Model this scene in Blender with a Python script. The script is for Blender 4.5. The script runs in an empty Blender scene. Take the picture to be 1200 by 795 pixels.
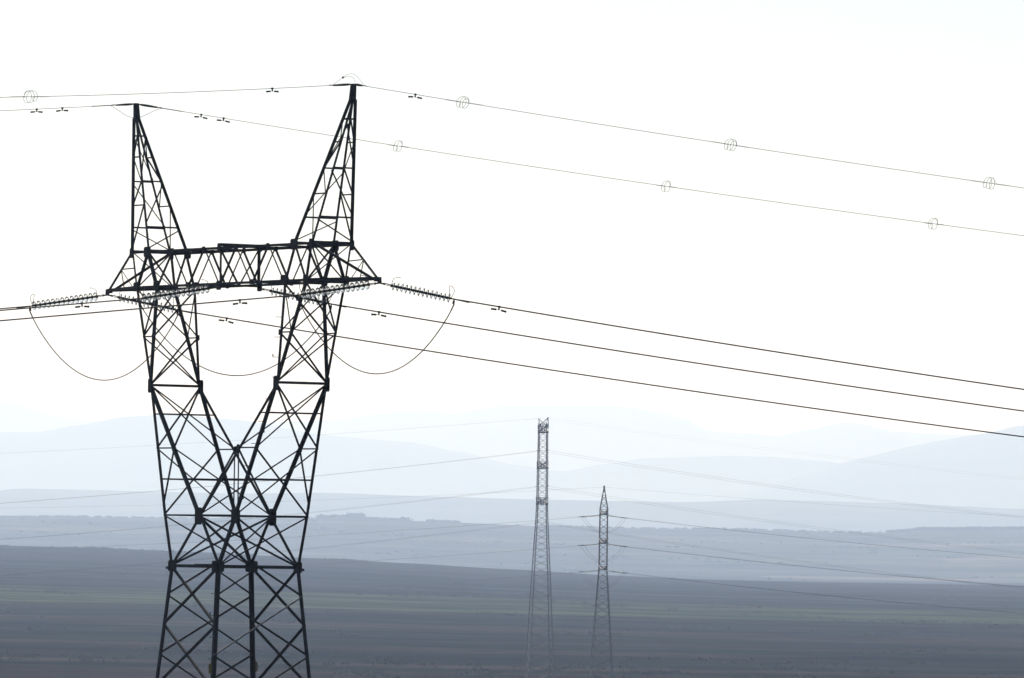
import bpy, bmesh, math, random
from mathutils import Vector, Matrix, noise
R = math.radians
random.seed(7)
scene = bpy.context.scene
COL = scene.collection

# ------------------------------------------------------------------ camera
FPX, W0, H0 = 8400.0, 1200.0, 795.0        # focal length in photo pixels
HOR, ROLL = 640.0, 0.015247566
cam_d = bpy.data.cameras.new('camera'); cam = bpy.data.objects.new('camera', cam_d); COL.objects.link(cam)
cam_d.sensor_width = 36.0; cam_d.lens = FPX / W0 * 36.0
cam_d.clip_start = 0.5; cam_d.clip_end = 120000.0
cam.matrix_world = Matrix.Rotation(R(90), 4, 'X') @ Matrix.Rotation(ROLL, 4, 'Z')
_dy = HOR - H0 / 2
cam_d.shift_x = math.sin(ROLL) * _dy / W0
cam_d.shift_y = math.cos(ROLL) * _dy / W0
scene.camera = cam

# ------------------------------------------------------------------ sky, sun, exposure
SUN_EL, SUN_AZ = 32.0, -12.0               # degrees; azimuth from the viewing direction, negative = left
world = bpy.data.worlds.new("World"); scene.world = world; world.use_nodes = True
nt = world.node_tree; nt.nodes.clear()
sky = nt.nodes.new('ShaderNodeTexSky'); sky.sky_type = 'NISHITA'; sky.sun_disc = False
sky.sun_elevation = R(SUN_EL); sky.sun_rotation = R(SUN_AZ)
sky.air_density = 1.0; sky.dust_density = 0.6; sky.ozone_density = 1.4; sky.altitude = 600
bg = nt.nodes.new('ShaderNodeBackground'); bg.inputs['Strength'].default_value = 0.064
wo = nt.nodes.new('ShaderNodeOutputWorld')
nt.links.new(sky.outputs[0], bg.inputs[0]); nt.links.new(bg.outputs[0], wo.inputs[0])
sun_d = bpy.data.lights.new('sun', 'SUN'); sun_d.energy = 4.5; sun_d.angle = R(0.5); sun_d.color = (1.0, 0.92, 0.83)
sun = bpy.data.objects.new('sun', sun_d); COL.objects.link(sun)
_to = Vector((math.sin(R(SUN_AZ)) * math.cos(R(SUN_EL)), math.cos(R(SUN_AZ)) * math.cos(R(SUN_EL)), math.sin(R(SUN_EL))))
sun.rotation_euler = _to.to_track_quat('Z', 'Y').to_euler()
vs = scene.view_settings
vs.view_transform = 'Standard'; vs.look = 'None'; vs.exposure = 0.29; vs.gamma = 1.0; vs.use_curve_mapping = False
scene.cycles.use_denoising = True
scene.cycles.volume_bounces = 1
HAZE_DENSITY, HAZE_G, HAZE_COLOR = 0.000076, 0.4, (0.525, 0.695, 1.0)

# ------------------------------------------------------------------ materials
def principled(name, color, rough=0.6, metal=0.0, var=0.0, scale=20.0, bump=0.0, **kw):
    m = bpy.data.materials.new(name); m.use_nodes = True
    n = m.node_tree; b = n.nodes['Principled BSDF']
    b.inputs['Base Color'].default_value = (*color, 1); b.inputs['Roughness'].default_value = rough
    b.inputs['Metallic'].default_value = metal
    for k, v in kw.items(): b.inputs[k].default_value = v
    if var > 0:
        tc = n.nodes.new('ShaderNodeTexCoord'); ns = n.nodes.new('ShaderNodeTexNoise')
        ns.inputs['Scale'].default_value = scale; ns.inputs['Detail'].default_value = 5
        rp = n.nodes.new('ShaderNodeValToRGB')
        rp.color_ramp.elements[0].position = .3; rp.color_ramp.elements[1].position = .7
        rp.color_ramp.elements[0].color = (*[c * (1 - var) for c in color], 1)
        rp.color_ramp.elements[1].color = (*[min(1, c * (1 + var)) for c in color], 1)
        n.links.new(tc.outputs['Object'], ns.inputs['Vector']); n.links.new(ns.outputs['Fac'], rp.inputs[0])
        n.links.new(rp.outputs[0], b.inputs['Base Color'])
        if bump > 0:
            bp = n.nodes.new('ShaderNodeBump'); bp.inputs['Strength'].default_value = bump; bp.inputs['Distance'].default_value = .01
            n.links.new(ns.outputs['Fac'], bp.inputs['Height']); n.links.new(bp.outputs[0], b.inputs['Normal'])
    return m
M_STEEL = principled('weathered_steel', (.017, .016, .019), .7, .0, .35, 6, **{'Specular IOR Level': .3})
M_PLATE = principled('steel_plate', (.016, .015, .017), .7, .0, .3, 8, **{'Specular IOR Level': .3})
M_SUNLIT = principled('sunlit_steel', (.12, .12, .13), .5, .2, .2, 6)  # paler steel tone, sunlight on one brace painted into the colour
M_FAR = principled('galvanised_steel', (.13, .13, .135), .6, .3, .2, 2)
M_WIRE = principled('aluminium_conductor', (.035, .035, .038), .6, .3, .15, 3)
M_EARTH = principled('earth_cable', (.055, .055, .06), .55, .4, .15, 3)
M_IRON = principled('cast_iron', (.03, .03, .032), .55, .4, .2, 30)
M_ROD = principled('horn_rod', (.09, .085, .085), .5, .5, .1, 20)
M_SPIRAL = principled('grey_spiral_plastic', (.07, .07, .075), .5, 0, .1, 20)
M_GLASS = principled('insulator_glass', (.96, .95, .92), .12, 0, 0, 1, **{'Transmission Weight': .97, 'IOR': 1.12})
M_PORC = principled('pale_insulator', (.5, .5, .48), .3, 0, .1, 4)
M_OCHRE = principled('ochre_plate', (.22, .15, .045), .7, 0, .4, 14)
M_CONC = principled('concrete', (.3, .29, .27), .85, 0, .2, 4)
M_BARK = principled('bark', (.07, .05, .035), .9, 0, .3, 8)
M_NEEDLE = principled('needles', (.025, .038, .02), .8, 0, .4, 3)
M_SCRUB = principled('scrub_leaves', (.045, .05, .032), .9, 0, .4, .6)
M_WOOD = principled('woodland_leaves', (.035, .045, .03), .9, 0, .4, .02)

# ------------------------------------------------------------------ helpers
class MB:
    def __init__(s): s.v = []; s.f = []
    def add(s, v, f):
        k = len(s.v); s.v += [tuple(p) for p in v]; s.f += [tuple(i + k for i in q) for q in f]
    def angle(s, p, q, w, d1, d2, t=None):
        """L-profile from p to q, flanges w along d1 and d2"""
        p, q = Vector(p), Vector(q); ax = (q - p).normalized()
        t = t or w * .14
        a = Vector(d1); a = (a - ax * a.dot(ax)).normalized()
        b = Vector(d2); b = b - ax * b.dot(ax); b = (b - a * b.dot(a) * .0).normalized()
        if abs(a.dot(b)) > .95: b = ax.cross(a)
        sec = [(0, 0), (w, 0), (w, t), (t, t), (t, w), (0, w)]
        vs_ = [p + a * x + b * y for x, y in sec] + [q + a * x + b * y for x, y in sec]
        if ax.dot(a.cross(b)) < 0:
            vs_ = [vs_[i] for i in (5, 4, 3, 2, 1, 0, 11, 10, 9, 8, 7, 6)]
            caps = [(0, 5, 2, 1), (5, 4, 3, 2)]
        f = [(i, (i + 1) % 6, 6 + (i + 1) % 6, 6 + i) for i in range(6)]
        f += [(5, 4, 3, 2, 1, 0), (6, 7, 8, 9, 10, 11)]
        s.add(vs_, f)
    def brace(s, p, q, w, n, t=None, wide=False):
        """L-profile brace lying in a face whose outward normal is n, centred on the line"""
        p, q, n = Vector(p), Vector(q), Vector(n).normalized()
        ax = (q - p).normalized(); side = ax.cross(n)
        if side.z < 0: side = -side
        if wide:
            scr = lambda k: Vector((k.x * .536 + k.y * .844, k.z)); e = scr(ax); pp = Vector((-e.y, e.x))
            if scr(side).dot(pp) * scr(-n).dot(pp) > 0: side = -side
        off = -side * w * .5
        s.angle(p + off, q + off, w, side, -n, t)
    def box(s, c, x, y, z):
        """box centred at c with half-extent vectors x, y, z"""
        c, x, y, z = Vector(c), Vector(x), Vector(y), Vector(z)
        v = [c + x * i + y * j + z * k for k in (-1, 1) for j in (-1, 1) for i in (-1, 1)]
        s.add(v, [(0, 2, 3, 1), (4, 5, 7, 6), (0, 1, 5, 4), (2, 6, 7, 3), (0, 4, 6, 2), (1, 3, 7, 5)])
    def bar(s, p, q, w, h=None, up=(0, 0, 1)):
        p, q = Vector(p), Vector(q); ax = (q - p); u = Vector(up)
        if abs(ax.normalized().dot(u)) > .98: u = Vector((1, 0, 0))
        a = ax.cross(u).normalized(); b = a.cross(ax).normalized()
        s.box((p + q) / 2, a * w / 2, b * (h or w) / 2, ax / 2)
    def tube(s, pts, r, n=6, cap=True):
        pts = [Vector(p) for p in pts]; N = len(pts); k = len(s.v)
        rs = r if isinstance(r, (list, tuple)) else [r] * N
        u = None
        for i, p in enumerate(pts):
            d = (pts[min(i + 1, N - 1)] - pts[max(i - 1, 0)]).normalized()
            if u is None:
                u = d.orthogonal().normalized()
            u = (u - d * u.dot(d)).normalized(); w = d.cross(u)
            for j in range(n):
                a = 2 * math.pi * j / n
                s.v.append(tuple(p + (u * math.cos(a) + w * math.sin(a)) * rs[i]))
        for i in range(N - 1):
            for j in range(n):
                s.f.append((k + i * n + j, k + i * n + (j + 1) % n, k + (i + 1) * n + (j + 1) % n, k + (i + 1) * n + j))
        if cap:
            s.f.append(tuple(k + j for j in reversed(range(n)))); s.f.append(tuple(k + (N - 1) * n + j for j in range(n)))
    def lathe(s, prof, o, ax, n=20):
        """profile of (radius, distance along ax) round the axis ax at o"""
        o, ax = Vector(o), Vector(ax).normalized(); u = ax.orthogonal().normalized(); w = ax.cross(u); k = len(s.v)
        for r, h in prof:
            for j in range(n):
                a = 2 * math.pi * j / n; s.v.append(tuple(o + ax * h + (u * math.cos(a) + w * math.sin(a)) * r))
        for i in range(len(prof) - 1):
            for j in range(n):
                s.f.append((k + i * n + j, k + i * n + (j + 1) % n, k + (i + 1) * n + (j + 1) % n, k + (i + 1) * n + j))
    def build(s, name, mat, parent=None, smooth=False, loc=None):
        me = bpy.data.meshes.new(name); me.from_pydata(s.v, [], s.f); me.validate()
        bm = bmesh.new(); bm.from_mesh(me); bmesh.ops.recalc_face_normals(bm, faces=bm.faces); bm.to_mesh(me); bm.free()
        me.materials.append(mat)
        if smooth:
            for p in me.polygons: p.use_smooth = True
        o = bpy.data.objects.new(name, me); COL.objects.link(o)
        if loc is not None: o.location = loc
        if parent: o.parent = parent
        return o
def tag(o, label=None, cat=None, group=None, kind=None):
    if label: o['label'] = label
    if cat: o['category'] = cat
    if group: o['group'] = group
    if kind: o['kind'] = kind
    return o
def empty(name, loc=(0, 0, 0), rz=0.0, parent=None):
    o = bpy.data.objects.new(name, None); COL.objects.link(o); o.location = loc; o.rotation_euler = (0, 0, rz)
    o.empty_display_size = .5
    if parent: o.parent = parent
    return o
def copy_tree(o, parent=None):
    c = o.copy(); COL.objects.link(c)
    if parent is not None: c.parent = parent
    for ch in list(o.children): copy_tree(ch, c)
    return c
def lerp(a, b, t): return a + (b - a) * t
def vlerp(a, b, t): return Vector(a).lerp(Vector(b), t)
def interp(tab, x):
    if x <= tab[0][0]: return tab[0][1]
    for (x0, y0), (x1, y1) in zip(tab, tab[1:]):
        if x <= x1:
            t = (x - x0) / (x1 - x0); t = t * t * (3 - 2 * t) * .5 + t * .5
            return y0 + (y1 - y0) * t
    return tab[-1][1]

# ------------------------------------------------------------------ terrain
GX = lambda px, Y: (px - 600) * Y / FPX     # photo column -> world X at distance Y
CREST_Y = 5200.0
crest_tab = [(GX(px, CREST_Y), -d * CREST_Y / FPX) for px, d in
             ((-900, 2), (0, 9), (100, 9.7), (200, 12), (385, 18), (480, 22), (600, 27.5), (740, 34), (850, 37), (1000, 38), (1200, 38.5), (2200, 44))]
near_tab = [(-400, -1.0), (0, -1.7), (60, -3.4), (200, -8.9), (500, -16.5), (1000, -24.5), (1300, -27.6), (1500, -28.3)]
def ground_z(X, Y):
    n = noise.noise(Vector((X * .004, Y * .004, 1.3))) * .9 + noise.noise(Vector((X * .02, Y * .02, 5.1))) * .25
    n *= min(1, max(0, (Y - 250) / 600))
    if Y <= 1500: return interp(near_tab, Y) + n * .5
    zc = interp(crest_tab, X)
    if Y <= CREST_Y:
        t = (Y - 1500) / (CREST_Y - 1500)
        z = -28.3 + (zc + 28.3) * t ** 1.2
        und = math.sin(Y / 210 + X * .004) * .5 * min(1, t * 4) * (1 - t)
        return z + n * .6 + und
    t = min(1, (Y - CREST_Y) / 1600); t = t * t * (3 - 2 * t)
    return lerp(zc, -33.0, t) + n * .6 * (1 - t) + 0
def grid_object(name, rows, xfun, zfun, nx, mat):
    v = []; f = []
    for Y in rows:
        x0, x1 = xfun(Y)
        for i in range(nx + 1):
            u = i / nx * 2 - 1; u = .35 * u + .65 * u ** 3      # denser in the middle
            X = lerp(x0, x1, (u + 1) / 2); v.append((X, Y, zfun(X, Y)))
    n = nx + 1
    for r in range(len(rows) - 1):
        for i in range(nx): f.append((r * n + i, r * n + i + 1, (r + 1) * n + i + 1, (r + 1) * n + i))
    m = MB(); m.v = v; m.f = f
    o = m.build(name, mat, smooth=True); tag(o, kind='structure')
    return o

def field_material(name, palette, sx, sy, fine, strip=None, seed=0.0):
    m = bpy.data.materials.new(name); m.use_nodes = True; n = m.node_tree; b = n.nodes['Principled BSDF']
    b.inputs['Roughness'].default_value = .95; b.inputs['Specular IOR Level'].default_value = 0.0
    L = n.links.new; N = n.nodes.new
    tc = N('ShaderNodeTexCoord')
    def mapped(sc, loc=(0, 0, 0), rot=0):
        mp = N('ShaderNodeMapping'); mp.inputs['Scale'].default_value = sc; mp.inputs['Location'].default_value = loc
        mp.inputs['Rotation'].default_value = (0, 0, rot); L(tc.outputs['Object'], mp.inputs['Vector']); return mp
    def nz(sc, detail=4, loc=(0, 0, 0), rough=.55):
        t = N('ShaderNodeTexNoise'); t.inputs['Scale'].default_value = 1; t.inputs['Detail'].default_value = detail; t.inputs['Roughness'].default_value = rough
        L(mapped(sc, loc).outputs[0], t.inputs['Vector']); return t
    def mix(a, c, fac, mode='MIX'):
        x = N('ShaderNodeMix'); x.data_type = 'RGBA'; x.blend_type = mode
        for src, sock in ((a, x.inputs[6]), (c, x.inputs[7])):
            if isinstance(src, tuple): sock.default_value = (*src, 1)
            else: L(src, sock)
        if isinstance(fac, (int, float)): x.inputs[0].default_value = fac
        else: L(fac, x.inputs[0])
        return x.outputs[2]
    def ramp(fac, stops, const=False):
        r = N('ShaderNodeValToRGB'); r.color_ramp.interpolation = 'CONSTANT' if const else 'LINEAR'
        while len(r.color_ramp.elements) < len(stops): r.color_ramp.elements.new(.5)
        for e, (p, c) in zip(r.color_ramp.elements, stops): e.position = p; e.color = (*c, 1)
        L(fac, r.inputs[0]); return r.outputs[0]
    # warped parcels
    w = nz((1 / sx / 1.2, 1 / sy / 1.6, 0), 6, (seed, 3, 0))
    vor = N('ShaderNodeTexVoronoi'); vor.voronoi_dimensions = '2D'; vor.inputs['Scale'].default_value = 1
    mp = mapped((1 / sx, 1 / sy, 1), (seed, seed * 2, 0), .05)
    va = N('ShaderNodeVectorMath'); va.operation = 'MULTIPLY_ADD'
    L(w.outputs['Color'], va.inputs[0]); va.inputs[1].default_value = (.9, 1.3, 0); L(mp.outputs[0], va.inputs[2])
    L(va.outputs[0], vor.inputs['Vector'])
    sep = N('ShaderNodeSeparateColor'); L(vor.outputs['Color'], sep.inputs[0])
    k = len(palette)
    parcels = ramp(sep.outputs[0], [(i / k, c) for i, c in enumerate(palette)], True)
    # second, larger layer of land use
    big = nz((1 / sx / 3, 1 / sy / 2.2, 0), 3, (7 + seed, 1, 0))
    col = mix(parcels, palette[0], ramp(big.outputs['Fac'], [(.45, (0, 0, 0)), (.6, (.75, .75, .75))]))
    if strip: col = strip(col, mix, ramp, nz, N, L, tc)
    # scrub mottling and tracks
    mot = nz(fine, 7, (seed, 0, 0), .65)
    col = mix(col, (1.0, 1.0, 1.0), 1.0, 'MULTIPLY')
    mm = ramp(mot.outputs['Fac'], [(.3, (.5, .5, .52)), (.52, (1, 1, 1)), (.72, (1.45, 1.4, 1.35))])
    col = mix(col, mm, .85, 'MULTIPLY')
    mot2 = nz(tuple(f * .17 for f in fine), 5, (seed + 9, 4, 0), .6)
    col = mix(col, ramp(mot2.outputs['Fac'], [(.34, (.5, .54, .58)), (.5, (1, 1, 1)), (.66, (1.85, 1.72, 1.6))]), .8, 'MULTIPLY')
    L(col, b.inputs['Base Color'])
    return m

def plain_strip(col, mix, ramp, nz, N, L, tc):
    sp = N('ShaderNodeSeparateXYZ'); L(tc.outputs['Object'], sp.inputs[0])
    def band(y0, y1, color, fac, soft=40, slope=0.0, wob=120.0, xs=1 / 420):
        nzt = nz((xs, 1 / 300, 0), 4, (y0 * .013, 0, 0))
        a = N('ShaderNodeMath'); a.operation = 'MULTIPLY_ADD'; L(nzt.outputs['Fac'], a.inputs[0]); a.inputs[1].default_value = wob; L(sp.outputs[1], a.inputs[2])
        a2 = N('ShaderNodeMath'); a2.operation = 'MULTIPLY_ADD'; L(sp.outputs[0], a2.inputs[0]); a2.inputs[1].default_value = slope; L(a.outputs[0], a2.inputs[2])
        mr = N('ShaderNodeMapRange'); mr.inputs['From Min'].default_value = y0 - 200 + wob * .5; mr.inputs['From Max'].default_value = y1 + 200 + wob * .5
        L(a2.outputs[0], mr.inputs['Value'])
        T = y1 - y0 + 400
        f0 = ramp(mr.outputs[0], [((200 - soft) / T, (0, 0, 0)), ((200 + soft) / T, (fac,) * 3), ((T - 200 - soft) / T, (fac,) * 3), ((T - 200 + soft) / T, (0, 0, 0))])
        brk = nz((1 / 260, 1 / 70, 0), 5, (y1 * .01, 2, 0), .62)
        f = mix(f0, ramp(brk.outputs['Fac'], [(.36, (.15,) * 3), (.56, (1,) * 3)]), .8, 'MULTIPLY')
        return mix(col, color, f)
    for args in STRIPS: col = band(*args)
    return col
STRIPS = [   # y0, y1, colour, amount, softness, slope, wobble
    (1440, 1560, (.044, .033, .03), .7, 40, 0, 80),
    (1620, 1665, (.07, .058, .052), .7, 10, .1, 60),
    (2680, 3200, (.06, .078, .045), .9, 26, -.25, 110),
    (3420, 3560, (.03, .032, .032), .7, 30, -.3, 60),
    (4300, 5300, (.035, .033, .035), .6, 60, 0, 90),
]
PAL_PLAIN = [(.022, .025, .027), (.036, .032, .031), (.020, .028, .025), (.031, .032, .032), (.048, .043, .040), (.015, .018, .019), (.027, .027, .030)]
PAL_HILL = [(.05, .055, .05), (.09, .09, .075), (.12, .115, .095), (.07, .08, .06), (.06, .06, .055)]
PAL_MOUNT = [(.05, .06, .05), (.07, .075, .06), (.045, .055, .05)]
M_GROUND = field_material('field_soil', PAL_PLAIN, 300, 60, (1 / 14, 1 / 9, 1 / 10), plain_strip)
M_HILL = field_material('hill_fields', PAL_HILL, 420, 300, (1 / 60, 1 / 40, 1 / 40), None, 3.0)
M_MOUNT = field_material('mountain_scrub', PAL_MOUNT, 900, 900, (1 / 250, 1 / 250, 1 / 250), None, 5.0)

rows = [-400, -200, 0, 40, 80, 130, 180, 240, 320, 420, 540, 680, 840, 1000, 1150, 1300]
Y = 1350
while Y < CREST_Y - 300: rows.append(Y); Y += 22 + (Y - 1350) * .008
Y = CREST_Y - 300
while Y < CREST_Y + 250: rows.append(Y); Y += 25
while Y < 7400: rows.append(Y); Y += 200
rows += [9000, 13000, 20000, 30000, 45000]
ground = grid_object('ground', rows, lambda Y: (-500 - .42 * max(0, Y), 500 + .42 * max(0, Y)), ground_z, 150, M_GROUND)

def horizon(px): return HOR + (px - 600) * math.tan(ROLL)
def ridge(name, Yr, half, outline, mat, rough, nx=220, seed=0, back=None):
    tab = [(GX(px, Yr), (horizon(px) - py) * Yr / FPX) for px, py in outline]
    def z(X, Y):
        t = (Y - Yr) / (half if Y < Yr else (back or half)); t = max(-1, min(1, t))
        top = interp(tab, X)
        if X < tab[0][0]: top *= 1 + .25 * noise.noise(Vector((X / (Yr * .08), seed, 0))) * min(1, (tab[0][0] - X) / Yr * 8)
        if X > tab[-1][0]: top *= 1 + .25 * noise.noise(Vector((X / (Yr * .08), seed, 3))) * min(1, (X - tab[-1][0]) / Yr * 8)
        s = .5 + .5 * math.cos(math.pi * t); s = s ** 1.3
        n = noise.fractal(Vector((X / rough[0], Y / rough[0], seed)), 1.0, 2.0, 5) * rough[1] * (1 - abs(t)) * (.25 + .75 * min(1, abs(t) * 6))
        jag = noise.fractal(Vector((X / (rough[0] * .12), seed, 2)), 1.0, 2.0, 4) * rough[1] * .06 * (1 - min(1, abs(t) * 4))
        return -36.0 + (top + 36.0) * s + n + jag
    ts = [-1, -.85, -.7, -.58, -.48, -.4, -.33, -.27, -.21, -.16, -.12, -.085, -.055, -.03, -.012, 0, .015, .04, .08, .15, .3, .5, .75, 1]
    rws = [Yr + t * (half if t < 0 else (back or half)) for t in ts]
    return grid_object(name, rws, lambda Y: (-.36 * Y, .36 * Y), z, nx, mat), z
hill, hill_z = ridge('hill', 11000, 3600, [(-300, 606), (0, 606), (100, 606), (200, 608), (300, 608), (380, 608), (430, 608.5), (520, 612), (640, 617), (780, 620), (860, 620.5), (1000, 624.5), (1040, 625), (1060, 623.5), (1080, 622), (1200, 621.5), (1500, 619)], M_HILL, (900, 3.5), seed=1.7)
ridge('hill', 19500, 4800, [(-300, 580), (0, 576), (30, 573), (130, 575), (190, 577), (300, 579), (390, 578), (500, 582), (640, 586), (800, 589), (900, 586), (1050, 590), (1200, 597), (1500, 598)], M_MOUNT, (1500, 8), seed=4.2)
ridge('mountain', 29500, 5500, [(-200, 512), (0, 508), (50, 508), (100, 500), (150, 490), (200, 487), (280, 493), (390, 512), (480, 519), (540, 530), (600, 545), (660, 554), (710, 545), (760, 538), (860, 535), (900, 536), (960, 541), (1000, 546), (1100, 552), (1300, 556)], M_MOUNT, (3500, 22), seed=7.7)
ridge('mountain', 27500, 5500, [(500, 612), (760, 600), (860, 575), (940, 555), (985, 543), (1025, 534), (1060, 525), (1100, 517), (1150, 509), (1200, 498), (1350, 478), (1500, 488)], M_MOUNT, (3500, 18), seed=9.1)
ridge('mountain', 36500, 7000, [(-200, 478), (0, 471), (20, 471), (40, 479), (70, 488), (110, 493), (250, 497), (390, 493), (440, 486), (490, 482), (535, 486), (590, 477), (700, 477), (740, 479), (770, 485), (800, 492), (830, 507), (870, 510), (905, 513), (950, 505), (985, 497), (1010, 499), (1040, 507), (1100, 511), (1160, 511), (1250, 505), (1500, 500)], M_MOUNT, (5000, 35), seed=12.3)

# ------------------------------------------------------------------ haze
hm = bpy.data.materials.new('haze_air'); hm.use_nodes = True; hn = hm.node_tree; hn.nodes.clear()
pv = hn.nodes.new('ShaderNodeVolumePrincipled'); pv.inputs['Density'].default_value = HAZE_DENSITY
pv.inputs['Color'].default_value = (*HAZE_COLOR, 1); pv.inputs['Anisotropy'].default_value = HAZE_G; pv.inputs['Absorption Color'].default_value = (1, 1, 1, 1)
ho = hn.nodes.new('ShaderNodeOutputMaterial'); hn.links.new(pv.outputs[0], ho.inputs['Volume'])
hb = MB(); hb.box((0, 22400, 381.5), (22000, 0, 0), (0, 23200, 0), (0, 0, 419.5))
haze = hb.build('haze', hm); tag(haze, kind='stuff')

# ------------------------------------------------------------------ near tower
TH, DIST = 0.56571025, 200.0
T_X0, WZ = -7.6341027, -0.6946743          # tower axis, height of the waist
BASE = -8.3                                 # waist to ground
TM = Matrix.Translation((T_X0, DIST, WZ)) @ Matrix.Rotation(TH - math.pi / 2, 4, 'Z')   # (u, v, z above waist) -> world
TI = TM.inverted()
tower = empty('transmission_tower', (T_X0, DIST, WZ + BASE), TH - math.pi / 2)
tag(tower, 'large dark lattice pylon with two horned arms in the foreground', 'pylon')
def Z(p): return Vector((p[0], p[1], p[2] - BASE))      # waist coordinates -> tower object coordinates
a_, U_, wV, zV = 1.318, 1.979, 1.182, 1.415
uK, wK, zK = 3.5086, .8192, 5.0869
Uo, Ui, wC, zB = 4.7105, 3.5343, .6413, 7.841
Po, Pi_, wT, zT = 4.977, 4.0714, .6462, 8.9048
LT, zL = 7.5233, 7.829
uP, zP = 6.005, 13.197
sl = (1.5874 - a_) / 3.113
def wb(z): return a_ - z * sl                # half width of the lower body
SG = ((-1, -1), (1, -1), (-1, 1), (1, 1))
class TB(MB):
    """member builder in waist coordinates"""
    def A(s, p, q, w, d1, d2, t=None): s.angle(Z(p), Z(q), w * 1.1, d1, d2, t)
    def B(s, p, q, w, n, t=None, wide=False): s.brace(Z(p), Z(q), w * 1.13, n, t, wide)
    def X(s, c, x, y, z): s.box(Z(c), x, y, z)
# lower body
body = TB()
levF = [0.0, -1.62, -3.38, -5.2, -7.0, BASE]              # nodes on the u-faces (across the line)
levS = [-.80, -2.46, -4.25, -6.1, BASE + .05]             # staggered nodes on the v-faces
def leg_pt(su, sv, z): return (su * wb(z), sv * wb(z), z)
for sv in (-1, 1):
    for z0, z1 in zip(levF, levF[1:]):
        n = (0, sv, 0)
        body.B(leg_pt(-1, sv, z0), leg_pt(1, sv, z1), .052, n, None, True); body.B(leg_pt(1, sv, z0), leg_pt(-1, sv, z1), .052, (0, sv, .04), None, True)
for su in (-1, 1):
    n = (su, 0, 0); mid = (su * wb(0), 0, 0)
    for sv in (-1, 1): body.B(mid, leg_pt(su, sv, levS[0]), .042, n)
    for z0, z1 in zip(levS, levS[1:]):
        if su > 0 and z0 == levS[0]: sunlit = (leg_pt(su, 1, z0), leg_pt(su, -1, z1))
        body.B(leg_pt(su, -1, z0), leg_pt(su, 1, z1), .042, n)
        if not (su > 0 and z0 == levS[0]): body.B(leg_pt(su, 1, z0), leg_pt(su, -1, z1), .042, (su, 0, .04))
# waist up to the foot of the arms
CN = {sv: (0, sv * wV, zV) for sv in (-1, 1)}
VN = {(su, sv): (su * U_, sv * wV, zV) for su, sv in SG}
WN = {(su, sv): (su * a_, sv * a_, 0) for su, sv in SG}
for sv in (-1, 1):
    for su in (-1, 1):
        body.A(CN[sv], WN[su, sv], .085, (-su, 0, 0), (0, -sv, 0)) if su * sv > 0 else body.A(CN[sv], WN[su, sv], .085, (su, 0, 0), (0, -sv, 0))
        body.B(CN[sv], WN[su, -sv], .05 if su < 0 else .038, (1, 0, .3))
        body.B(VN[su, sv], WN[su, -sv], .038, (su, 0, 0))
    body.B(VN[-1, sv], CN[sv], .045, (0, sv, 0)); body.B(CN[sv], VN[1, sv], .055, (0, sv, 0))
for su in (-1, 1): body.B(VN[su, -1], VN[su, 1], .04, (su, 0, 0))
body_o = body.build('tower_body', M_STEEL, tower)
m = TB(); m.B(sunlit[0], sunlit[1], .04, (1, 0, .04)); o = m.build('sunlit_brace', M_SUNLIT, body_o); tag(o, 'paler, newer brace')  # same steel as its neighbours; the sun catching it is painted as a lighter colour
for su, sv in SG:
    m = TB(); m.A(WN[su, sv], leg_pt(su, sv, BASE), .1, (-su, 0, 0), (0, -sv, 0)); m.build('leg', M_STEEL, body_o)
    m = TB(); m.A(VN[su, sv], WN[su, sv], .08, (-su, 0, 0), (0, -sv, 0)); m.build('leg', M_STEEL, body_o)
    m = MB(); c = Z(leg_pt(su, sv, BASE)); m.box(c + Vector((0, 0, .0)), (.35, 0, 0), (0, .35, 0), (0, 0, .3)); m.build('footing', M_CONC, tower)
m = TB()
for sv in (-1, 1): m.B(WN[-1, sv], WN[1, sv], .075, (0, sv, 0))
for su in (-1, 1): m.B(WN[su, -1], WN[su, 1], .075, (su, 0, 0))
m.B((0, -a_, .0), (0, a_, .0), .05, (1, 0, 0)); m.B((-a_, 0, .01), (a_, 0, .01), .05, (0, 1, 0))
m.build('waist_frame', M_STEEL, body_o)
def plate(c, hx, hz, n, parent, t=.007):
    """gusset plate in a face with normal along v (n='v') or u (n='u')"""
    m = TB(); q = Z(c); k = .72
    out = [(1, -k), (1, k), (k, 1), (-k, 1), (-1, k), (-1, -k), (-k, -1), (k, -1)]
    E = Vector((hx, 0, 0)) if n == 'v' else Vector((0, hx, 0)); T = Vector((0, t, 0)) if n == 'v' else Vector((t, 0, 0)); U = Vector((0, 0, hz))
    m.add([q + E * a + U * b - T for a, b in out] + [q + E * a + U * b + T for a, b in out],
          [tuple(range(7, -1, -1)), tuple(range(8, 16))] + [(i, (i + 1) % 8, 8 + (i + 1) % 8, 8 + i) for i in range(8)])
    m.build('gusset_plate', M_PLATE, parent)
for su, sv in SG:
    plate((su * (a_ - .1), sv * (a_ + .012), .0), .2, .16, 'v', body_o)
    plate((su * (a_ + .012), sv * (a_ - .07), .0), .13, .15, 'u', body_o)
for sv in (-1, 1): plate((0, sv * (wV + .012), zV - .02), .2, .24, 'v', body_o)
for su, sv in ((-1, 1), (1, -1)):
    plate((su * (U_ + .0), sv * (wV + .012), zV - .0), .17, .2, 'v', body_o)
for su, sv in ((-1, -1), (1, 1)):
    m = TB(); m.X((su * (a_ + .05), sv * (a_ + .03), -.06), (.07, 0, 0), (0, .05, 0), (0, 0, .035)); m.build('lifting_lug', M_PLATE, body_o)
m = TB(); m.X((.7, -a_ - .05, .06), (.5, 0, 0), (0, .06, 0), (0, 0, .01)); m.build('waist_plank', M_PLATE, body_o)

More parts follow.
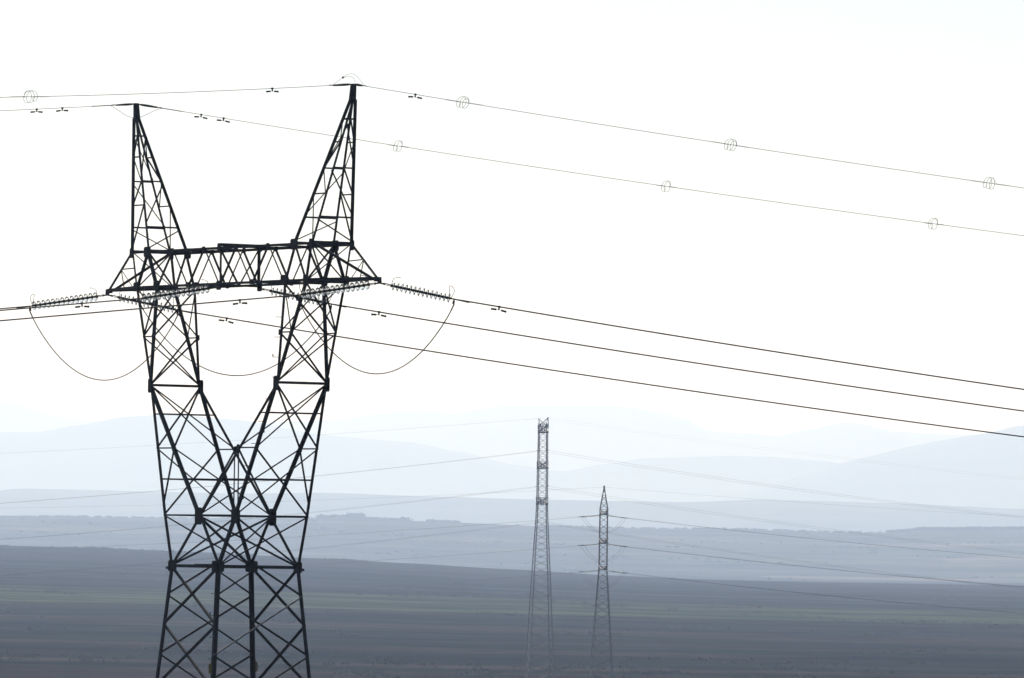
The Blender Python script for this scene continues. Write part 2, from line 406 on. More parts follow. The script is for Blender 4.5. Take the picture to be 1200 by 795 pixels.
# the two arms
for s in (-1, 1):
    O = {}; I = {}                                # nodes on the outer and inner legs by (level, sv)
    for sv in (-1, 1):
        V_o, V_i, K = Vector(VN[s, sv]), Vector(CN[sv]), Vector((s * uK, sv * wK, zK))
        C_o, C_i = Vector((s * Uo, sv * wC, zB)), Vector((s * Ui, sv * wC, zB))
        for nm, t in (('V', 0), ('m1', .276), ('m2', .513), ('k2', .776), ('K', 1)):
            O[nm, sv] = V_o.lerp(K, t); I[nm, sv] = V_i.lerp(K, t)
        O['m3', sv] = K.lerp(C_o, .5); I['m3', sv] = K.lerp(C_i, .5); O['C', sv] = C_o; I['C', sv] = C_i
        O['T', sv] = Vector((s * Po, sv * wT, zT)); I['T', sv] = Vector((s * Pi_, sv * wT, zT))
    m = TB(); nu = (s, 0, 0)
    for F, side in ((O, 'o'), (I, 'i')):
        for l0, l1 in (('V', 'm2'), ('m2', 'K'), ('K', 'm3'), ('m3', 'C')):
            for q, k in ((1, 0), (-1, .05)):
                m.B(F[l0, -q], F[l1, q], .036, (s, 0, k))
        for l, w in (('m1', .042), ('k2', .034)): m.B(F[l, -1], F[l, 1], w, nu)
    m.B(O['K', -1], O['K', 1], .065, nu)
    for sv in (-1, 1):
        nv = (0, sv, 0)
        m.B(O['m2', sv], I['m2', sv], .034, nv); m.B(O['m3', sv], I['m3', sv], .034, nv)
        m.B(I['m2', sv], O['V', sv].lerp(O['m1', sv], .25), .034, nv)
        m.B(O['m3', sv], I['C', sv], .032, nv)
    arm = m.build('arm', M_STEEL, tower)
    for sv in (-1, 1):
        for F, di, L2 in ((O, -s, (('V', 'K', .078), ('K', 'C', .07))), (I, s, (('V', 'K', .078), ('K', 'C', .07)))):
            for l0, l1, w in L2:
                l = TB(); l.A(F[l0, sv], F[l1, sv], w, (di, 0, 0), (0, -sv, 0)); l.build('leg', M_STEEL, arm)
        plate((s * (uK - .0), sv * (wK + .012), zK - .02), .14 if s * sv < 0 else .09, .2, 'v', arm)
        plate((I['m2', sv].x, sv * (abs(I['m2', sv].y) + .01), I['m2', sv].z), .07, .09, 'v', arm)
        plate((I['m3', sv].x, sv * (abs(I['m3', sv].y) + .01), I['m3', sv].z), .06, .08, 'v', arm)

# crossarm
m = TB()
for sv in (-1, 1):
    nv = (0, sv, 0)
    xs = [-Ui, -Ui * .75, -Ui * .5, -Ui * .25, 0, Ui * .25, Ui * .5, Ui * .75, Ui]
    for i in range(8):
        p = (xs[i], sv * wC, zB if i % 2 == 0 else zT); q = (xs[i + 1], sv * wC, zB if i % 2 else zT)
        m.B(p, q, .04, nv)
    m.A((0, sv * wC, zB), (0, sv * wC, zT), .06, (1, 0, 0), (0, -sv, 0))
    m.B((0, sv * wC, zT), (0, 0, zB), .04, (1, 0, 0))
m.B((0, -wC, zB), (0, wC, zB), .05, (1, 0, 0)); m.B((0, -wC, zT + .06), (0, wC, zT + .06), .08, (1, 0, 0))
for x in (-Ui * .75, -Ui * .25, Ui * .25, Ui * .75):
    m.B((x, -wC, zT), (x, wC, zT), .04, (0, 0, 1))
for i, x in enumerate((-Ui, -Ui * .5, 0, Ui * .5)):
    k = 1 if i % 2 else -1
    m.B((x, -k * wC, zB), (x + Ui * .5, k * wC, zB), .036, (0, 0, -1))
    m.B((x, k * wC, zT), (x + Ui * .5, -k * wC, zT), .036, (0, 0, 1))
for s in (-1, 1):
    for sv in (-1, 1):
        nv = (0, sv, 0)
        To, Ti, Co, Ci = (s * Po, sv * wT, zT), (s * Pi_, sv * wT, zT), (s * Uo, sv * wC, zB), (s * Ui, sv * wC, zB)
        m.A(To, Co, .05, (-s, 0, 0), (0, -sv, 0))
        m.A(Ti, Ci, .075, (s, 0, 0), (0, -sv, 0))
        m.B(Ti, Co, .06, nv)
        tip = (s * (LT - .12), sv * .05, zL + .02)
        if sv * s > 0:
            m.B(To, tip, .042, nv)
            t0 = vlerp(To, tip, .45); b0 = vlerp(Co, tip, .42)
            m.B(t0, vlerp(To, Co, .45), .028, nv); m.B(t0, b0, .028, nv); m.B(t0, vlerp(Co, tip, .08), .024, nv)
        else: m.B(To, (s * (LT - .3), sv * .06, zL + .05), .072, nv)
        m.B(To, (s * Uo, -sv * wC, zB), .028, (s, 0, sv * .05))
    # inner and outer frames
    m.B((s * Pi_, s * wT, zT), (s * Uo, -s * wC, zB), .05, (s, 0, .5)); m.B((s * Po, -s * wT, zT), (s * Ui, s * wC, zB), .034, (s, 0, -.5))
    for u, w in ((Po, .07), (Pi_, .07)): m.B((s * u, -wT, zT), (s * u, wT, zT), w, (s, 0, 0))
    for u in (Uo, Ui): m.B((s * u, -wC, zB), (s * u, wC, zB), .055, (s, 0, 0))
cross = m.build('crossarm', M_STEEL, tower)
for sv in (-1, 1):
    m = TB(); m.A((-Po - .05, sv * wT, zT), (Po + .05, sv * wT, zT), .064, (0, 0, -1), (0, -sv, 0)); m.build('chord', M_STEEL, cross)
    m = TB(); m.A((-Uo, sv * wC, zB), (Uo, sv * wC, zB), .062, (0, 0, 1), (0, -sv, 0))
    for s in (-1, 1): m.A((s * Uo, sv * wC, zB), (s * LT, sv * .04, zL), .075, (0, 0, 1), (0, -sv, 0))
    m.build('chord', M_STEEL, cross)
    plate((0, sv * (wC + .02), zB - .01), .13, .13, 'v', cross); plate((0, sv * (wC + .02), zT), .1, .1, 'v', cross)
    for s in (-1, 1):
        plate((s * Pi_, sv * (wT + .012), zT - .04), .19, .15, 'v', cross)
        plate((s * Po, sv * (wT + .012), zT - .05), .1, .14, 'v', cross)
        plate((s * Uo, sv * (wC + .012), zB + .05), .13, .13, 'v', cross)
        plate((s * Ui, sv * (wC + .012), zB + .06), .16, .14, 'v', cross)
        for x in (.25, .5, .75): plate((s * Ui * x, sv * (wC + .012), (zT - .04) if x != .5 else zB + .05), .09, .07, 'v', cross)
for s in (-1, 1):
    m = TB(); m.X((s * (LT - .1), 0, zL + .015), (.13, 0, 0), (0, .045, 0), (0, 0, .055)); m.X((s * (LT - .0), 0, zL - .06), (.025, 0, 0), (0, .055, 0), (0, 0, .045))
    m.build('tip_bracket', M_PLATE, cross)

# earth wire peaks
for s in (-1, 1):
    zt = zP - .42; f_t = (zt - zT) / (zP - zT)
    def pk(kind, sv, z):
        t = (z - zT) / (zt - zT)
        b = Vector((s * (Po if kind == 'o' else Pi_), sv * wT, zT))
        e = Vector((s * (uP + (.035 if kind == 'o' else -.06)), sv * .06, zt))
        return b.lerp(e, t)
    zs = [zT, 9.60, 10.23, 10.93, 11.63, 12.25]
    m = TB(); nu = (s, 0, 0)
    for z, w in ((zs[1], .042), (zs[3], .038)):
        for k in 'oi': m.B(pk(k, -1, z), pk(k, 1, z), w, nu)
    for sv in (-1, 1):
        nv = (0, sv, 0)
        for z in (zs[2], zs[4], zs[5]): m.B(pk('o', sv, z), pk('i', sv, z), .034, nv)
        m.B(pk('o', sv, zs[0] + .1), pk('i', sv, zs[2]), .03, nv); m.B(pk('o', sv, zs[2]), pk('i', sv, zs[3]), .03, nv)
        m.B(pk('o', sv, zs[4]), pk('i', sv, zs[3]), .03, nv); m.B(pk('o', sv, zs[4]), pk('i', sv, zs[5]), .03, nv)
    q = 1
    for k, q in (('o', 1), ('i', -1)):
        m.B(pk(k, -q, zs[1] - .07), pk(k, q, zs[0] + .06), .028, nu)
        m.B(pk(k, -q, zs[3] - .07), pk(k, q, zs[1] + .06), .028, nu)
        m.B(pk(k, -q, zs[5]), pk(k, q, zs[3] + .06), .026, nu)
    m.B(pk('o', -1, zs[5]), pk('o', 1, zs[5]), .034, nu); m.B(pk('i', -1, zs[5]), pk('i', 1, zs[5]), .034, nu)
    peak = m.build('earth_wire_peak', M_STEEL, tower)
    for sv in (-1, 1):
        for k, di in (('o', s), ('i', -s)):
            l = TB(); l.A(pk(k, sv, zT), pk(k, sv, zt), .062, (di, 0, 0), (0, -sv, 0)); l.build('leg', M_STEEL, peak)
    c = MB()
    lo = [Z(Vector(pk(k, sv, zt - .12)) + Vector((0, sv * .01, 0))) for k, sv in (('o', -1), ('i', -1), ('i', 1), ('o', 1))]
    top = [Z((s * (uP + d), e, zP)) for d, e in ((.06, -.06), (-.06, -.06), (-.06, .06), (.06, .06))]
    c.add(lo + top, [(0, 1, 2, 3), (7, 6, 5, 4), (0, 4, 5, 1), (1, 5, 6, 2), (2, 6, 7, 3), (3, 7, 4, 0)])
    c.build('peak_cap', M_PLATE, peak)

# climbing steps
def steps(p, q, n, d, hooks=()):
    p, q, d = Vector(p), Vector(q), Vector(d).normalized()
    for i in range(n):
        c = p.lerp(q, (i + .5) / n); sgn = 1 if i % 2 == 0 else -.55
        m = TB(); m.tube([Z(c), Z(c + d * .17 * sgn)], .009, 5)
        if i in hooks:
            e = c + d * .17 * sgn; m.tube([Z(e), Z(e + Vector((0, 0, .09)))], .016, 5)
        m.build('climbing_step', M_STEEL, tower)
steps(leg_pt(1, -1, 0), leg_pt(1, -1, -7.5), 25, (0, -1, 0), (4, 12, 20))
steps(VN[1, -1], (uK, -wK, zK), 12, (-.4, -1, 0), (1, 7))
steps((uK, -wK, zK), (Ui, -wC, zB), 10, (0, -1, 0), (2,))
# small ochre plates hung on the two middle legs
for (su, sv), side, lab in (((1, -1), -1, 'small ochre plate fixed to the pylon leg that carries the climbing steps'), ((-1, 1), 1, 'small ochre plate fixed to the pylon middle leg without steps')):
    zc = -2.82; p = TM @ Vector((su * wb(zc), sv * (wb(zc)), zc)) + Vector((side * .075, -.02, 0))
    m = MB()
    m.box((0, 0, 0), (.045, .01, 0), (-.0015, .007, 0), (0, 0, .13)); m.box((-side * .02, 0, .16), (.012, 0, 0), (0, .006, 0), (0, 0, .05))
    o = m.build('tag_plate', M_OCHRE, loc=p); tag(o, lab, 'plate')

# ------------------------------------------------------------------ conductors of the near tower
# (direction offset, string slope, slope, curvature, earth wire slope, earth wire curvature)
QR = (.35737363, .18951024, .14477917, .00073478, .13587107, .00063914)
QL = (.0120470, .15864381, .1058604, .0, .09761427, .00163904)
SLEN = {1: 2.02, -1: 2.5}
def wpt(P, sg, t, kind):
    a, ss, s_, c, es, ec = QR if sg > 0 else QL
    L_ = SLEN[sg]
    if kind == 'S': dz = -ss * t if t < L_ else -ss * L_ - s_ * (t - L_) + c * (t - L_) ** 2
    else: dz = -es * t + ec * t * t
    return TM @ Vector((P[0] + t * math.sin(a), P[1] + sg * t * math.cos(a), P[2] + dz))
def wdir(P, sg, t, kind): return (wpt(P, sg, t + .01, kind) - wpt(P, sg, t - .01, kind)).normalized()
AT = {('R', 1): (LT, .03, zL - .09), ('R', -1): (LT, -.03, zL - .09), ('M', 1): (0, wC + .03, zB - .06), ('M', -1): (0, -wC - .03, zB - .06),
      ('L', 1): (-LT, .03, zL - .09), ('L', -1): (-LT, -.03, zL - .09)}
EA = {'R': (uP, 0, zP - .01), 'L': (-uP, 0, zP - .02)}
PLACE = {'R': 'near right tip of the crossarm', 'M': 'middle of the crossarm', 'L': 'far left tip of the crossarm'}

# one insulator disc: glass shell with an iron cap
def disc_meshes():
    g = MB(); r = .127
    g.lathe([(.03, .012), (.06, .006), (.1, -.008), (r, -.034), (r - .003, -.038), (.1, -.015), (.092, -.027), (.086, -.013), (.06, -.001), (.03, .004)], (0, 0, 0), (0, 0, 1), 24)
    c = MB(); c.lathe([(0, .055), (.03, .055), (.04, .045), (.043, .01), (.05, -.002), (.03, -.012), (.014, -.02), (.014, -.09), (0, -.09)], (0, 0, 0), (0, 0, 1), 14)
    go = g.build('glass_disc', M_GLASS, smooth=True); co = c.build('iron_cap', M_IRON, smooth=True)
    return go, co
G0, C0 = disc_meshes()
NDISC = 14
def insulator(ph, sg):
    P = AT[ph, sg]; p0 = wpt(P, sg, 0, 'S'); d = wdir(P, sg, 1.0, 'S'); L_ = (wpt(P, sg, SLEN[sg], 'S') - p0).length
    root = empty('insulator_string', p0)
    side = 'right' if sg > 0 else 'left'
    tag(root, 'glass disc insulator string pulling %s from the %s' % (side, PLACE[ph]), 'insulator', 'glass insulator strings on the near pylon')
    first, last = .34, L_ - .16
    rot = (-d).to_track_quat('Z', 'Y')
    for i in range(NDISC):
        c = d * lerp(first, last, i / (NDISC - 1))
        go = bpy.data.objects.new('glass_disc', G0.data); COL.objects.link(go); go.parent = root; go.location = c; go.rotation_mode = 'QUATERNION'; go.rotation_quaternion = rot
        co = bpy.data.objects.new('iron_cap', C0.data); COL.objects.link(co); co.parent = go
    m = MB(); m.tube([-d * .03, d * .13], .022, 8)
    for k in (.08, .17, .25): m.tube([d * k + Vector((0, 0, .018)), d * (k + .09) + Vector((0, 0, .018))], .014, 6); m.tube([d * k - Vector((0, 0, .018)), d * (k + .07) - Vector((0, 0, .018))], .011, 6)
    m.box(d * .30, d * .03, (0, .012, 0), (0, 0, .02)); m.build('link_fitting', M_IRON, root)
    # core of pins seen end to end
    m = MB(); m.tube([d * first, d * (last + .1)], .03, 8); m.build('pin_core', M_IRON, root)
    up = Vector((0, 0, 1)); up = (up - d * up.dot(d)).normalized()
    m = MB(); b = d * .31
    m.tube([b, b + up * .14 + d * .0, b + up * .2 + d * .03, b + up * .25 + d * .1, b + up * .265 + d * .17], .0085, 6)
    m.tube([b + up * .263 + d * .165, b + up * .27 + d * .2], .011, 6)
    m.build('arcing_horn', M_ROD, root)
    m = MB(); e = d * (L_ - .07); lat = d.cross(up)
    pts = [e - d * .05 + lat * .02, e - d * .07 + up * .13 + lat * .03, e - d * .11 + up * .26 + lat * .03, e - d * .1 + up * .325, e - d * .03 + up * .32 - lat * .01, e + d * .05 + up * .25 - lat * .03, e + d * .05 + up * .17 - lat * .03, e + d * .01 + up * .03 - lat * .02]
    sm = []
    for i in range(len(pts) - 1):
        for k in range(4):
            t = k / 4; p_, q_ = pts[max(i - 1, 0)], pts[min(i + 2, len(pts) - 1)]
            a_p, b_p = pts[i], pts[i + 1]
            sm.append(.5 * ((2 * a_p) + (b_p - p_) * t + (2 * p_ - 5 * a_p + 4 * b_p - q_) * t * t + (3 * a_p - p_ - 3 * b_p + q_) * t ** 3))
    sm.append(pts[-1]); m.tube(sm, .0085, 6); m.build('arcing_racket', M_ROD, root)
    m = MB(); m.tube([d * (L_ - .1), d * (L_ + .05)], .02, 8); m.tube([d * (L_ + .04), d * (L_ + .45)], .019, 8)
    m.tube([d * (L_ + .02), d * (L_ + .02) - up * .13], .018, 6); m.box(d * (L_ + .02) - up * .09, d * .028, lat * .02, up * .045)
    m.build('dead_end_clamp', M_IRON, root)
    return d, L_
ends = {}
for ph in 'RML':
    for sg in (1, -1):
        insulator(ph, sg)
        ends[ph, sg] = wpt(AT[ph, sg], sg, SLEN[sg] + .02, 'S') - Vector((0, 0, .13))
for o in (G0, C0): bpy.data.objects.remove(o)

ORD = {('R', 1): 'uppermost of the three thick dark conductors running right from the near pylon',
       ('M', 1): 'middle of the three thick dark conductors running right from the near pylon',
       ('L', 1): 'lowest of the three thick dark conductors running right from the near pylon',
       ('R', -1): 'dark conductor running left from the insulator string on the near right crossarm tip',
       ('M', -1): 'dark conductor running left from the insulator string at the crossarm middle',
       ('L', -1): 'short dark conductor running left from the insulator string on the far left crossarm tip'}
for ph in 'RML':
    for sg, far in ((1, 130.0), (-1, 90.0)):
        L_ = SLEN[sg]; P = AT[ph, sg]; base = wpt(P, sg, L_, 'S')
        m = MB(); ts = [L_ + .05 + (far - L_) * (i / 90) ** 1.5 for i in range(91)]
        m.tube([wpt(P, sg, t, 'S') - base for t in ts], .019, 6)
        o = m.build('conductor', M_WIRE, loc=base, smooth=True); tag(o, ORD[ph, sg], 'power cable', 'conductors of the near pylon')
    # jumper loop
    a, b = ends[ph, -1], ends[ph, 1]; m = MB(); pts = []
    for i in range(49):
        t = i / 48; k = 4 * t * (1 - t); k = k ** .92
        pts.append(a.lerp(b, t) + Vector((0, 0, -1.94 * k)) - a)
    m.tube(pts, .0155, 6); m.tube(pts[:2], .02, 6); m.tube(pts[-2:], .02, 6)
    o = m.build('jumper_cable', M_WIRE, loc=a, smooth=True)
    tag(o, {'R': 'jumper loop hanging in a deep curve right of the pylon, under the near crossarm tip', 'M': 'jumper loop sagging between the two arms under the crossarm middle', 'L': 'jumper loop hanging in a deep curve left of the pylon, under the far crossarm tip'}[ph], 'jumper cable', 'jumper loops of the near pylon')
for ph in 'RL':
    for sg, far in ((1, 130.0), (-1, 90.0)):
        P = EA[ph]; base = wpt(P, sg, 0, 'E')
        m = MB(); ts = [.12 + far * (i / 90) ** 1.5 for i in range(91)]
        m.tube([wpt(P, sg, t, 'E') - base for t in ts], .0078, 6)
        o = m.build('earth_wire', M_EARTH, loc=base, smooth=True)
        tag(o, 'thin earth wire running %s from the %s peak of the near pylon' % ('right' if sg > 0 else 'left', {'R': 'right, taller-looking', 'L': 'left, lower-looking'}[ph]), 'earth wire', 'earth wires of the near pylon')
        c = MB(); g = lambda t: wpt(P, sg, t, 'E') - base
        t1 = .66 if (sg < 0) else (.25 if ph == 'R' else .62)
        c.tube([g(.02), g(.1)], .014, 6); c.tube([g(.1), g(.3 * t1), g(.55 * t1), g(t1)], [.022, .034, .036, .024], 8)
        c.tube([g(t1), g(t1 + .12) + Vector((0, 0, .03))], .006, 6); c.tube([g(t1), g(t1 + .14)], .009, 6)
        if ph == 'L': c.tube([g(t1), g(2.2 * t1)], .013, 6)
        c.build('dead_end_clamp', M_IRON, o)
# jumpers of the earth wires at the peaks
def spline(pts, k=6):
    pts = [Vector(p) for p in pts]; out = []
    for i in range(len(pts) - 1):
        p_, a, b, q_ = pts[max(i - 1, 0)], pts[i], pts[i + 1], pts[min(i + 2, len(pts) - 1)]
        for j in range(k):
            t = j / k
            out.append(.5 * ((2 * a) + (b - p_) * t + (2 * p_ - 5 * a + 4 * b - q_) * t * t + (3 * a - p_ - 3 * b + q_) * t ** 3))
    out.append(pts[-1]); return out
eR = wpt(EA['R'], -1, 0, 'E'); l, r = wpt(EA['R'], -1, .68, 'E') - eR, wpt(EA['R'], 1, .3, 'E') - eR
m = MB(); ball = l.lerp(r, .33) + Vector((0, 0, .22))
m.tube(spline([l, l.lerp(r, .15) + Vector((0, 0, .1)), ball, l.lerp(r, .5) + Vector((0, 0, .31)), l.lerp(r, .68) + Vector((0, 0, .31)), l.lerp(r, .85) + Vector((0, 0, .18)), r]), .0055, 5)
m.tube(spline([ball, l.lerp(r, .5) + Vector((0, 0, .245)), l.lerp(r, .62) + Vector((0, 0, .24)), l.lerp(r, .7) + Vector((0, 0, .13)), l.lerp(r, .72)]), .005, 5)
o = m.build('earth_jumper', M_EARTH, loc=eR); tag(o, 'thin earth wire loop arching over the right peak with a dark clamp', 'earth wire')
c = MB(); c.lathe([(0, -.03), (.02, -.028), (.032, -.012), (.032, .012), (.02, .028), (0, .03)], ball, (1, 0, 0), 10); c.build('clamp', M_IRON, o)
eL = wpt(EA['L'], -1, 0, 'E'); l, r = wpt(EA['L'], -1, .85, 'E') - eL, wpt(EA['L'], 1, .75, 'E') - eL
foot = (TM @ Vector((-uP - .03, -.05, zP - .42))) - eL
m = MB(); m.tube(spline([l, l.lerp(foot, .35) + Vector((0, 0, -.02)), l.lerp(foot, .7) + Vector((0, 0, -.05)), foot]), .007, 5)
m.tube(spline([foot, foot.lerp(r, .3) + Vector((0, 0, -.04)), foot.lerp(r, .7) + Vector((0, 0, .0)), r]), .007, 5)
o = m.build('earth_jumper', M_EARTH, loc=eL); tag(o, 'thin earth wire jumper hanging below the left peak in two slack curves', 'earth wire')

# vibration dampers
def make_damper():
    root = empty('vibration_damper')
    m = MB(); m.tube([(0, 0, .025), (0, 0, -.085)], .021, 8); m.box((0, 0, .0), (.03, 0, 0), (0, .022, 0), (0, 0, .022)); m.build('clamp', M_IRON, root)
    m = MB(); m.tube([(-.17, 0, -.09), (-.06, 0, -.075), (.06, 0, -.075), (.17, 0, -.09)], .005, 6); m.build('messenger_cable', M_IRON, root)
    for s in (-1, 1):
        m = MB(); m.lathe([(0, -.075), (.02, -.073), (.026, -.06), (.024, .02), (.03, .05), (.022, .066), (0, .068)], (s * .135, 0, -.086), (s, 0, -.08), 12); m.build('weight', M_IRON, root, smooth=True)
    return root
D0 = make_damper(); used = False
for P, sg, t, kind, lab in (
        (EA['R'], 1, 1.72, 'E', 'damper on the thin earth wire just right of the right peak'),
        (EA['R'], -1, 2.58, 'E', 'damper on the thin earth wire left of the right peak, between the peaks'),
        (EA['L'], 1, 1.89, 'E', 'first damper right of the left peak, the one closer to that peak'),
        (EA['L'], 1, 2.54, 'E', 'second damper right of the left peak, the one farther from that peak'),
        (EA['L'], -1, 2.42, 'E', 'first damper left of the left peak, the one closer to that peak'),
        (EA['L'], -1, 3.25, 'E', 'second damper left of the left peak, the one farther from that peak'),
        (AT['R', 1], 1, 3.29, 'S', 'damper on the uppermost dark conductor, just past the insulator string on the right'),
        (AT['M', 1], 1, 3.40, 'S', 'damper on the middle right-hand conductor, below the right string of discs'),
        (AT['L', 1], 1, 3.47, 'S', 'damper on the lowest right-hand conductor, between the two pylon arms'),
        (AT['R', -1], -1, 4.36, 'S', 'damper on the left-running conductor just under the crossarm, between the arms'),
        (AT['M', -1], -1, 4.36, 'S', 'damper right below the string of discs on the far left')):
    o = D0 if not used else copy_tree(D0); used = True
    p = wpt(P, sg, t, kind); d = wdir(P, sg, t, kind)
    o.location = p; o.rotation_euler = (random.uniform(-.25, .25), math.asin(-d.z) + random.uniform(-.05, .05), math.atan2(d.y, d.x))
    o.scale = (.95, .95, .95) if kind == 'E' else (1.08, 1.08, 1.08)
    tag(o, lab, 'damper', 'vibration dampers on the wires')

# bird flight diverters: wire spirals gripping the earth wires
def make_diverter(loops, grip):
    m = MB(); pts = []; N = 48 * loops; Lc = .042 * loops
    for i in range(N + 1):
        t = i / N; ang = t * 2 * math.pi * loops; r = .165 * min(1, t * 9, (1 - t) * 9)
        pts.append((-Lc + 2 * Lc * t + .42 * r * math.cos(ang), r * math.cos(ang) * .9, r * math.sin(ang)))
    m.tube(pts, .0062, 6)
    for s in (-1, 1):
        pts = []
        for i in range(61):
            t = i / 60; ang = t * 2 * math.pi * 5; pts.append((s * (Lc + t * grip), .014 * math.cos(ang), .014 * math.sin(ang)))
        m.tube(pts, .0055, 5)
    return m.build('bird_diverter', M_SPIRAL, smooth=True)
BD = {k: make_diverter(*k) for k in ((3, .42), (2, .22))}; seen = set()
for P, sg, t, key, lab in (
        (EA['R'], -1, 10.06, (3, .42), 'wire spiral on the earth wire at the upper left'),
        (EA['R'], 1, 3.06, (3, .42), 'wire spiral on the upper earth wire, the one nearest the right peak'),
        (EA['R'], 1, 10.59, (3, .42), 'middle wire spiral of the three on the upper right-hand earth wire'),
        (EA['R'], 1, 17.98, (3, .42), 'wire spiral on the upper earth wire, the one farthest right'),
        (EA['L'], 1, 7.66, (2, .22), 'wire spiral on the lower earth wire, the one nearest the right peak'),
        (EA['L'], 1, 15.61, (2, .22), 'middle wire spiral of the three on the lower right-hand earth wire'),
        (EA['L'], 1, 23.66, (2, .22), 'wire spiral on the lower earth wire, the one farthest right')):
    o = BD[key]
    if key in seen: o = o.copy(); COL.objects.link(o)
    seen.add(key)
    p = wpt(P, sg, t, 'E'); d = wdir(P, sg, t, 'E')
    o.location = p; o.rotation_euler = (math.pi + random.uniform(-.45, .45), math.asin(-d.z) + random.uniform(-.06, .06), math.atan2(d.y, d.x) + random.uniform(-.12, .12))
    tag(o, lab, 'bird diverter', 'spirals on the earth wires')

# ------------------------------------------------------------------ distant pylons
def at(px, py, Y):
    """world point at distance Y seen at photo pixel (px, py)"""
    x, y = px - 600, py - H0 / 2; c, s = math.cos(ROLL), math.sin(ROLL)
    xx, yy = c * x + s * y, -s * x + c * y
    return Vector((xx * Y / FPX, Y, -(yy - _dy) * Y / FPX))
def sect(tab, z):
    if z <= tab[0][0]: return tab[0][1]
    for (z0, w0), (z1, w1) in zip(tab, tab[1:]):
        if z <= z1: return w0 + (w1 - w0) * (z - z0) / (z1 - z0)
    return tab[-1][1]
def far_body(root, tab, levels, lw, bw):
    m = MB()
    for z0, z1 in zip(levels, levels[1:]):
        a, b = sect(tab, z0), sect(tab, z1)
        for k in range(4):
            n = ((1, 0, 0), (0, 1, 0), (-1, 0, 0), (0, -1, 0))[k]; t = Vector((-n[1], n[0], 0)); N_ = Vector(n)
            c = lambda w, sg, z: N_ * w + t * sg * w + Vector((0, 0, z))
            m.bar(c(a, -1, z0), c(b, 1, z1), bw); m.bar(c(a, 1, z0) - N_ * bw, c(b, -1, z1) - N_ * bw, bw)
            if a < 1.4: m.bar(c(b, -1, z1) - N_ * .003, c(b, 1, z1) - N_ * .003, bw * .8)
    body = m.build('lattice_body', M_FAR, root)
    for su, sv in SG:
        l = MB()
        for z0, z1 in zip([t[0] for t in tab], [t[0] for t in tab][1:]):
            a, b = sect(tab, z0), sect(tab, z1)
            if b < .05: b = .05
            l.angle((su * a, sv * a, z0), (su * b, sv * b, z1), lw, (-su, 0, 0), (0, -sv, 0), lw * .25)
        l.build('leg', M_FAR, root)
def far_arm(root, w, z, hgt, reach, bw, cw):
    """crossarm along local y on both sides of the body"""
    for s in (-1, 1):
        m = MB(); tip = Vector((0, s * reach, z))
        for su in (-1, 1):
            b0, t0 = Vector((su * w, s * w, z)), Vector((su * w, s * w, z + hgt))
            m.bar(b0, tip, cw); m.bar(t0, tip + Vector((0, 0, .12)), cw)
            for k in range(3):
                m.bar(b0.lerp(tip, k / 3), t0.lerp(tip, (k + 1) / 3.2), bw); m.bar(b0.lerp(tip, (k + 1) / 3.2), t0.lerp(tip, (k + 1) / 3.2), bw)
        for k in range(3):
            m.bar(Vector((-w, s * w, z)).lerp(tip, k / 3), Vector((w, s * w, z)).lerp(tip, (k + 1) / 3), bw)
            m.bar(Vector((-w, s * w, z)).lerp(tip, k / 3), Vector((w, s * w, z)).lerp(tip, k / 3), bw)
            m.bar(Vector((-w, s * w, z + hgt)).lerp(tip, k / 3), Vector((w, s * w, z + hgt)).lerp(tip, k / 3), bw)
        m.build('crossarm', M_FAR, root)
def levels_for(tab, top, ratio):
    z = 0; out = [0]
    while z < top - .8:
        z += max(1.35, 2 * sect(tab, z) * ratio); out.append(min(z, top))
    return out
def far_wire(p, q0, slope, L, span, r, name, lab, cat, group, mat=None, xdir=1, ydrift=0.0):
    """sagging wire from p, leaving with the given slope; the next support stands at span"""
    m = MB(); pts = []
    for i in range(61):
        t = L * (i / 60); pts.append(Vector((xdir * t, ydrift * t, -slope * t * (1 - t / span))))
    m.tube(pts, r, 5); o = m.build(name, mat or M_WIRE, loc=p, smooth=True); tag(o, lab, cat, group); return o

# taller pylon, suspension strings
FY = 1500.0; k = FPX / FY
b = at(632, 800, FY); b.z = ground_z(b.x, FY) - .3
ROT1 = R(9)
tall = empty('transmission_tower', b, ROT1); tag(tall, 'tall slender grey lattice pylon with a forked top, in the distant haze', 'pylon')
zt = lambda py: (at(634, py, FY).z - b.z)
tab1 = [(0, 2.75), (zt(700), 2.0), (zt(612), 1.22), (zt(590), 1.08), (zt(508), .95), (zt(496), .9)]
far_body(tall, tab1, levels_for(tab1, zt(497), .42), .17, .05)
REACH1 = 6.0
for py in (507, 549, 591): far_arm(tall, sect(tab1, zt(py)), zt(py), 1.35, REACH1 if py != 549 else 7.0, .10, .19)
for s in (-1, 1):
    m = MB(); tip = Vector((0, s * 6.4, zt(490))); z0 = zt(507)
    for su in (-1, 1):
        m.bar(Vector((su * .95, s * 1.0, z0 + 1.35)), tip, .11); m.bar(Vector((su * .45, s * 3.8, z0 + .5)), tip, .09); m.bar(Vector((su * .7, s * 2.4, z0 + .9)), Vector((su * .3, s * 4.6, z0 + 2.1)), .075)
    m.build('earth_wire_horn', M_FAR, tall)
tw = Matrix.Translation(b) @ Matrix.Rotation(ROT1, 4, 'Z')
LEV = ['top', 'middle', 'bottom']
